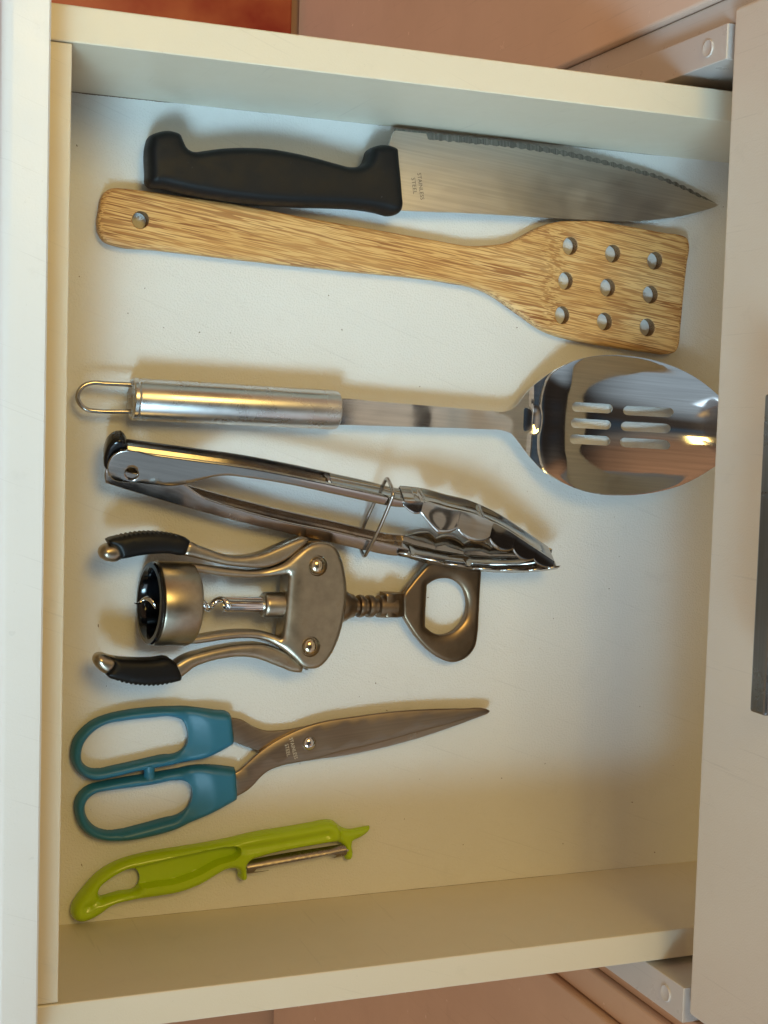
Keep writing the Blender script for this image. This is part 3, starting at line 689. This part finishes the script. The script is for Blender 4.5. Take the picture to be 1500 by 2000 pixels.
# levers
def lever(pts, off, hh, grip, gripoff, tip, ripple_side, lab):
    l = smooth_outline(C2(pts, off), 4)
    return l
def slab(name, pts, off, hup, hdn, r, material, parent, lab=None, ripple=None, n=4):
    q0 = C2(pts, off); l = smooth_outline(q0, n)
    if ripple:
        l = resample(l, .0004); cen = l.mean(0)
        t = np.roll(l, -3, 0) - np.roll(l, 3, 0); t /= np.linalg.norm(t, axis=1)[:, None]; nr = np.stack([t[:, 1], -t[:, 0]], 1) * (1 if area2(l) > 0 else -1)
        xs = (l[:, 0] - l[:, 0].min()) / (l[:, 0].max() - l[:, 0].min())
        msk = ((l[:, 1] - np.interp(l[:, 0], [l[:, 0].min(), l[:, 0].max()], [cen[1], cen[1]])) * ripple > 0.0010) * sstep(xs, .10, .2) * sstep(1 - xs, .1, .2)
        l = l + nr * (.00038 * np.sin(l[:, 0] / .0022 * 2 * math.pi) * msk * (nr[:, 1] * ripple > .6))[:, None]
    V, Fc = relief(l, [], lambda d, q: axz(q) + hup - r * (1 - dome(d, r)), lambda d, q: np.maximum(axz(q) - hdn + r * (1 - dome(d, r)), .0003), .0005 if ripple else .0011, tuple(x for x in (.0002, .0006, .0012, .0022, .0034) if x <= r * 1.1), .0024)
    return build(name, V, Fc, material, parent, 50, lab)
lev1 = [(358,1085),(365,1062),(372,1059),(390,1066),(412,1074),(444,1085),(472,1087),(508,1082),(551,1065),(583,1052),(595,1048.5),(607,1055),(600,1063),(568,1090),(545,1102),(529,1107.5),(500,1110),(472,1108),(444,1105),(420,1099.5),(388,1091.6)]
lev2 = [(341,1299),(346,1322),(353,1326),(365,1317),(380,1305),(405,1295),(433,1288),(476,1284),(508,1288.6),(530,1297),(550.7,1305),(575,1314),(592,1315),(594,1303),(580,1290),(562,1276),(540,1266),(512,1259),(476,1259),(440,1264),(400,1273),(365,1284)]
tip1 = [(212,1062),(199,1068),(194.5,1079.6),(199,1091),(215,1097.5),(233,1095),(240,1088),(240,1070),(228,1062)]
tip2 = [(214,1281),(199,1276),(188,1279.6),(183.5,1289),(188,1302),(197.6,1311.6),(210,1317),(222,1312),(232,1296),(226,1284)]
grip1 = [(210,1055),(216,1051.5),(231,1047.6),(252,1043),(279,1039.6),(316,1040),(340,1043.6),(359,1048),(369.6,1055.6),(367,1067),(360,1083.6),(348,1084),(332,1081),(308,1081),(276,1084),(249,1089),(236,1091.6),(231,1080),(226,1070),(213,1061)]
grip2 = [(214,1282),(228,1285),(260,1287.6),(300,1287.6),(329,1285),(340,1292),(348,1302),(353.6,1322),(352,1328),(332,1333),(308,1337),(276,1337),(252,1334),(228,1328),(209,1320),(206,1315),(217,1302),(221,1292)]
lv1 = slab('lever', lev1, .006, .0062, .0062, .0022, M['nickel'], ck, 'lever nearer the tongs')
slab('lever_tip', tip1, .003, .0060, .0060, .0040, M['nickel'], lv1)
slab('grip', grip1, .003, .0072, .0072, .0030, M['rubber'], lv1, None, 1)
lv2 = slab('lever', lev2, .006, .0062, .0062, .0022, M['nickel'], ck, 'lever nearer the scissors')
slab('lever_tip', tip2, .003, .0060, .0060, .0040, M['nickel'], lv2)
slab('grip', grip2, .003, .0072, .0072, .0030, M['rubber'], lv2, None, -1)
# worm, shaft, collar
def axp(px): 
    q = P(px, 1180, cz(px)); t = (q[0] - cxa[0]) / ca[0]; return cxa + ca * t, t
xs0 = axp(262)[1]; xs1 = axp(446)[1]
side = np.cross(ca, [0, 0, 1]); side /= np.linalg.norm(side); upv = np.cross(side, ca)
hel = []
for i in range(150):
    t = i / 149; s_ = xs0 + (xs1 - xs0) * t; a = -2 * math.pi * (s_ - xs0) / .0125; rr = .0023 * min(1, t * 8) 
    hel.append(cxa + ca * s_ + rr * (math.cos(a) * side + math.sin(a) * upv))
build('worm', *tube(hel, [.0002, .0012, .0015, .0016, .0016, .0016, .0016, .0017], 12, smooth=False), M['chrome'], ck)
o_, t0 = axp(437); t1 = axp(530)[1] - t0
V, Fc = lathe(o_, ca, [(-.001, .0020), (0, .0034), (.001, .0037), (t1, .0037)], 48)
V = np.array(V)
for i in range(len(V)):                                        # shallow flutes along the shaft
    d = V[i] - o_; al = d @ ca; rad = d - ca * al; an = math.atan2(rad @ upv, rad @ side); V[i] = o_ + ca * al + rad * (1 - .06 * (math.cos(an * 12) > .3))
build('shaft', V, Fc, M['chrome'], ck, 30)
o_, t0 = axp(512); t1 = axp(556)[1] - t0
build('collar', *lathe(o_, ca, [(0, .0040), (-.0002, .0052), (.0006, .0062), (.0020, .0065), (t1, .0065)], 48), M['nickel'], ck, 50)
# ribbed neck on the far side
o_, t0 = axp(662); D = lambda px: axp(px)[1] - t0
pf = [(0, .0080), (D(672), .0080), (D(680), .0066), (D(688), .0060), (D(690), .0050), (D(692), .0040), (D(697), .0040), (D(699), .0056), (D(703), .0059), (D(708), .0056), (D(710), .0041), (D(715), .0041), (D(717), .0056), (D(722), .0059), (D(727), .0056), (D(729), .0042), (D(735), .0042), (D(738), .0057), (D(744), .0059), (D(770), .0057), (D(772), .003)]
build('neck', *lathe(o_, ca, pf, 56), M['bronze'], ck, 35)
sq = smooth_outline(C2([(752,1158.5),(775,1159),(799,1161),(801,1182),(799,1206),(775,1206),(752,1205)], .003), 3, True, 40)
build('shank', *relief(sq, [], lambda d, q: axz(q) + .0052 - .0032 * sstep(q[:, 0], P(758, 1180, .01)[0], P(795, 1180, .01)[0]) - .0008 * (1 - dome(d, .001)), lambda d, q: np.maximum(axz(q) - .005, .0004), .001, (.0003, .001), .002), M['bronze'], ck, 30)
oo = [(786,1182),(787,1160),(800,1141),(818,1119),(834,1102),(852,1090),(880,1084),(910,1086),(930,1094),(938,1104),(937.5,1122),(935.5,1160),(933.5,1200),(931,1240),(926.5,1262),(914,1280),(896,1290.5),(878,1292.5),(852,1282),(826,1260),(808,1238),(794,1216),(788,1206)]
oh = [(833,1142),(846,1133.5),(866,1129),(886,1133),(902,1146),(911,1166),(912.5,1188),(908,1208),(894,1226),(880,1236),(860,1240),(842,1234),(829.5,1224),(830,1202),(831,1180),(832,1160)]
ow = smooth_outline(C2(oo, .001), 4); oh_ = smooth_outline(C2(oh, .001), 4, True, 40)
hl2 = resample(oh_, .0008); ol2 = resample(ow, .0008)
ocen = P(872, 1186, .006)[:2]
def o_top(d, q):
    do = dist_to(q, ol2); dh = dist_to(q, hl2)
    return np.maximum(axz(q), .0034) + .0030 - .0012 * (1 - dome(do, .0018)) - .0016 * (1 - dome(dh, .0045, 1.6))
def o_bot(d, q): return np.maximum(np.maximum(axz(q), .0034) - .0016, .0004)
build('bottle_opener', *relief(ow, [oh_], o_top, o_bot, .0009, (.0003, .0008, .0016, .0028, .0042), .002), M['bronze'], ck, 45)
# gear teeth peeping out below the lower rivet
build('gear', *join(lathe((rv[1][0], rv[1][1] - .001, float(axz(rv[1][None])[0]) - .0022), (0, 0, 1), [(0, .0108), (.0030, .0108)], 40),
      *[lathe((rv[1][0] + .0112 * math.cos(a), rv[1][1] - .001 + .0112 * math.sin(a), float(axz(rv[1][None])[0]) - .0022), (0, 0, 1), [(0, .0012), (.003, .0010)], 8) for a in np.linspace(-2.2, -.4, 6)]), M['bronze'], ck, 40)
build('gear', *lathe((rv[0][0], rv[0][1] + .001, float(axz(rv[0][None])[0]) - .0022), (0, 0, 1), [(0, .0108), (.0030, .0108)], 40), M['bronze'], ck, 40)

# ================================================================== SCISSORS
sc = thing('kitchen_scissors', 'closed kitchen scissors with teal plastic handles and dark steel blades', 'scissors', tuple(P(500, 1480, 0)))
u_out = [(448.5,1393),(421.7,1388),(386.7,1383.5),(340,1381),(293,1383),(246.7,1388.7),(209,1397),(181,1408.5),(160,1425),(145,1444.7),(139,1465.7),(140.5,1489),(151,1507.7),(167,1520.5),(188,1525),(223,1519),(270,1507.7),(328,1497),(375,1488),(405,1481),(433,1468),(456.7,1454.5),(458,1447),(456,1425),(454,1407),(452,1397)]
u_hole = [(160,1475),(165,1454),(181,1433),(207,1416.7),(242,1409.7),(293,1404),(340,1401.5),(354,1405),(363,1416.7),(367.5,1433),(365.7,1451.7),(358.7,1463),(347,1471),(316.7,1476),(270,1486.7),(223,1497),(188,1503),(172,1499.5),(161.5,1489)]
l_out = [(460,1500.7),(433,1497),(398,1495),(351.7,1502),(293,1512),(235,1521.7),(200,1528.5),(174,1535),(155.7,1549.7),(146.8,1568),(147.5,1591.7),(155.7,1615),(174,1633.7),(200,1643),(235,1645),(293,1636),(340,1623),(386.7,1603),(433,1580),(463.7,1562.5),(465,1554),(463.7,1533),(462.5,1510)]
l_hole = [(167,1577.7),(172,1563.7),(186,1552),(211.7,1546),(258,1540),(305,1533),(340,1526),(358.7,1525),(370,1531),(375.7,1545),(373.8,1563.7),(365.7,1580),(351.7,1590.5),(316.7,1601),(270,1613.8),(235,1622),(211.7,1623.9),(188,1617),(174,1603)]
def sc_handle(out_, hole_, lab):
    zt = .0055; o_ = smooth_outline(P2(out_, zt), 4); h_ = smooth_outline(P2(hole_, zt), 4); hr = resample(h_, .0009); orr = resample(o_, .0009)
    xr = h_[:, 0].max(); xe = o_[:, 0].max()
    def top(d, q):
        do = dist_to(q, orr); dh = dist_to(q, hr); dm = np.minimum(do, dh)
        base = .0110 * dome(dm, .0036, 2.0)
        scoop = .0048 * (1 - sstep(dh, .0005, .0125)) * sstep(q[:, 0], xr - .010, xr - .001)   # thumb hollow ahead of the hole
        edge_ = .0085 * dome(do, .0022, 2.0)
        z = np.minimum(base, 99); f_ = sstep(q[:, 0], xr - .012, xr + .001)
        mix_ = (1 - f_) * base + f_ * (.0110 * dome(do, .0040, 2.2) * (1 - 0) - scoop)
        return .0045 + (mix_ - .0045 + .0) * .62 + .0005
    def bot(d, q):
        do = dist_to(q, orr); dh = dist_to(q, hr); dm = np.minimum(do, dh)
        return .0004 + .0028 * (1 - dome(dm, .0030))
    return build('handle', *relief(o_, [h_], top, bot, .0011, (.0002, .0006, .0012, .002, .003, .004), .0018), M['teal'], sc, 55, lab)
sc_handle(u_out, u_hole, 'teal handle nearer the corkscrew'); sc_handle(l_out, l_hole, 'teal handle nearer the green peeler')
na, nb_ = P(291, 1494, .0055), P(292, 1520, .0055)
build('stopper', *tube([na, (na + nb_) / 2, nb_], [.0032, .0026, .0032], 20), M['teal'], sc)
bk = [(446,1401),(458,1403),(472,1406),(494,1418.6),(519,1427.4),(548,1427),(591,1420),(627,1412),(700,1404),(764,1395),(836,1390),(908,1387.5),(957,1388.5),(955,1393.5),(872,1424),(800,1447),(728,1465),(670,1476.5),(631,1481.5),(590,1487),(545,1483),(505,1467),(480,1458),(448,1446)]
frb = [(452,1512),(462,1508.6),(483,1491),(505,1471),(525,1456),(548,1442),(570,1431),(591,1422),(627,1411),(692,1400.6),(764,1391),(836,1386),(908,1384.5),(951,1385.3),(958,1388.5),(956.6,1392),(915,1404),(872,1416),(800,1435),(728,1454.6),(663,1469),(634,1478),(610,1484),(584,1489),(544,1498),(519,1510),(508,1520),(497.6,1532),(483,1544.6),(469,1553),(452,1560)]
def blade(pts, zt, th, bev):
    o_ = smooth_outline(P2(pts, zt), 4, True, 45)
    return relief(o_, [], lambda d, q: zt - bev * (1 - dome(d, bev * 1.3, 1.5)), lambda d, q: np.full(len(q), zt - th), .0011, (.0003, .0007), .005)
build('blade', *blade(bk, .0046, .0014, .0004), M['scissor_rear'], sc, 30, 'rear blade')
build('blade', *blade(frb, .0066, .0016, .0006), M['scissor'], sc, 30, 'front blade')
# ground facet along the front blade
pv = P(604, 1452, .0066)
build('pivot_screw', *lathe((pv[0], pv[1], .0063), (0, 0, 1), [(0, .0037), (.0006, .0036), (.0012, .0032), (.0018, .0022), (.0021, .0010), (.0021, .0001)], 36), M['chrome'], sc, 60)
for txt, a, b in (("STAINLESS", (568,1441), (578.5,1482)), ("STEEL", (559.5,1453), (564,1477))):
    A2, B2 = P(*a, .0066)[:2], P(*b, .0066)[:2]; Ln = np.linalg.norm(B2 - A2)
    lettering('lettering', txt, (A2 + B2) / 2, math.atan2(B2[1] - A2[1], B2[0] - A2[0]), .0019, Ln, .00672, M['etch_bright'], sc)

# ================================================================== PEELER
pl = thing('vegetable_peeler', 'lime green plastic vegetable peeler with a swivel blade', 'peeler', tuple(P(400, 1690, 0)))
po = [(139,1785),(140,1771.5),(149.5,1753),(165,1733),(188,1708),(210.7,1692),(244.7,1677),(278.7,1668),(346.7,1656),(403,1647),(448.7,1638),(494,1627),(558,1616.7),(611,1607.5),(639,1602.5),(652,1604),(660,1610),(671,1617.7),(686,1621),(703,1618),(725,1614),(722,1622),(709.5,1633.7),(690,1643),(688.6,1652),(690,1672),(686,1679.5),(677.5,1681),(674.5,1673),(675,1664.7),(671,1652),(660,1645),(640,1646),(622,1649),(579,1656.5),(536.7,1665),(504.7,1674),(489,1680),(483,1687),(482,1700),(482,1714),(478,1719.5),(471,1719),(466,1712),(466,1703),(460,1697),(449,1696),(438,1699),(426,1705.7),(392,1726),(346.7,1743),(301,1751),(256,1758),(217.5,1769),(195,1785),(176.7,1795),(158.5,1800),(145,1796)]
ph_ = [(198,1752.7),(192.5,1746.5),(192.5,1740),(197,1731),(215,1716),(238,1702.5),(256,1696.5),(267,1699),(273,1710),(272,1724),(265,1735),(233,1742)]
rc = [(262,1690.5),(300,1682),(350,1670),(400,1660),(449,1651.5),(462,1651.5),(469,1656),(470,1667),(462,1675),(448,1681),(430,1686),(415,1693),(392,1706),(365,1717),(335,1726),(300,1731),(272,1735)]
pwl = smooth_outline(P2(po, .005), 4, True, 60); phl = smooth_outline(P2(ph_, .005), 4, True, 60); rcl = resample(smooth_outline(P2(rc, .008), 4), .0009)
vl = np.array(P2([(478,1658),(560,1645),(640,1630)], .008)); pol = resample(pwl, .0009); phr = resample(phl, .0009)
gr2 = np.array(P2([(168,1773),(198,1757)], .008))
def p_top(d, q):
    do = dist_to(q, pol); dh = dist_to(q, phr); dm = np.minimum(do, dh)
    z = .0030 + .0070 * dome(dm, .0034, 2.0)
    ins_ = inside(q, rcl); dr_ = dist_to(q, rcl)
    near = np.where(ins_, sstep(dr_, .0, .0014), 0)
    z = np.where(ins_, z * (1 - near) + near * .0042, z)
    z = z - .0016 * np.exp(-(dist_to(q, vl, False) / .0019)**2) - .0015 * np.exp(-(dist_to(q, gr2, False) / .0012)**2)
    zr = z
    tipf = sstep(q[:, 0], P(655, 1630, .006)[0], P(668, 1630, .006)[0])
    return zr * (1 - tipf) + np.minimum(zr, .0030 + .0035 * dome(do, .0028)) * tipf
def p_bot(d, q): return .0004 + .0022 * (1 - dome(d, .0026))
tn_ = np.roll(rcl, -1, 0) - np.roll(rcl, 1, 0); tn_ /= np.linalg.norm(tn_, axis=1)[:, None]; tn_ = np.stack([-tn_[:, 1], tn_[:, 0]], 1) * (1 if area2(rcl) > 0 else -1)
rcx = np.vstack([rcl + tn_ * k_ for k_ in (-.0009, -.0004, 0, .0004, .0008, .0013, .0019)])
build('handle', *relief(pwl, [phl], p_top, p_bot, .0009, (.0002, .0005, .001, .0017, .0026, .0034), .0013, rcx), M['lime'], pl, 60)
bo2 = [(482,1689),(489,1682),(560,1668.5),(620,1658.5),(673,1650),(676,1656),(676,1669),(668,1672),(620,1681),(560,1692.5),(494,1706),(483,1706)]
bh2 = [(495,1703),(500,1695.5),(540,1687.5),(579,1680.5),(620,1673),(650,1667.5),(658,1671),(652,1676.5),(620,1683),(579,1690.5),(540,1698),(510,1703)]
b1 = smooth_outline(P2(bo2, .006), 3, True, 35); b2 = smooth_outline(P2(bh2, .006), 3, True, 35)
pc0, pc1 = P(483, 1697, .006)[:2], P(676, 1662, .006)[:2]; pd = (pc1 - pc0) / np.linalg.norm(pc1 - pc0); pn = np.array([-pd[1], pd[0]])
def pb_top(d, q):
    v = (q - pc0) @ pn; return .0072 - .0018 * (v / .003)**2 
build('blade', *relief(b1, [b2], pb_top, lambda d, q: pb_top(d, q) - .0006, .0009, (.0003,), .0015), M['peel'], pl, 35)
build('pivot_pin', *tube([np.array([*pc0, .0052]) - np.array([*pd, 0]) * .002, np.array([*pc0, .0052]) + np.array([*pd, 0]) * .004], .0009, 10, smooth=False), M['chrome'], pl)
build('pivot_pin', *tube([np.array([*pc1, .0052]) - np.array([*pd, 0]) * .004, np.array([*pc1, .0052]) + np.array([*pd, 0]) * .002], .0009, 10, smooth=False), M['chrome'], pl)

# ================================================================== CRUMBS
V = []; Fc = []
spots = [(1222,593),(390,649),(668,644),(250,612),(283,563),(820,1522),(1235,1567),(1279,1665),(1100,1648),(734,1335),(925,1258),(836,1167),(756,1388),(1094,1105),(208,1340),(1315,1495),(450,650),(1010,640),(160,1690),(1030,960),(820,755),(905,1650),(1190,1150),(1250,1380),(192,1222),(320,640),(642,577),(150,284),(155,540),(1413,404),(1200,1010),(790,1600),(980,1520)]
for i in range(30): spots.append((random.uniform(160, 1330), random.uniform(230, 1680)))
for i, (x, y) in enumerate(spots):
    c = P(x, y, .0002); r = random.uniform(.00024, .0005) if i < 33 else random.uniform(.00012, .0003); st = random.uniform(1, 3.2) if i % 3 == 0 else 1.3; a = random.uniform(0, 3.14)
    k = len(V); m = 5
    for j in range(m):
        t = 2 * math.pi * j / m; lx = r * st * math.cos(t) * random.uniform(.6, 1.1); ly = r * .7 * math.sin(t) * random.uniform(.6, 1.1)
        V.append((c[0] + lx * math.cos(a) - ly * math.sin(a), c[1] + lx * math.sin(a) + ly * math.cos(a), .00003))
    V.append((c[0], c[1], r * .8)); Fc += [(k + j, k + (j + 1) % m, k + m) for j in range(m)]
g = build('crumbs', V, Fc, M['crumb'], None, 0); g['kind'] = 'stuff'; g['label'] = 'tiny brown crumbs scattered over the drawer base'; g['category'] = 'crumbs'
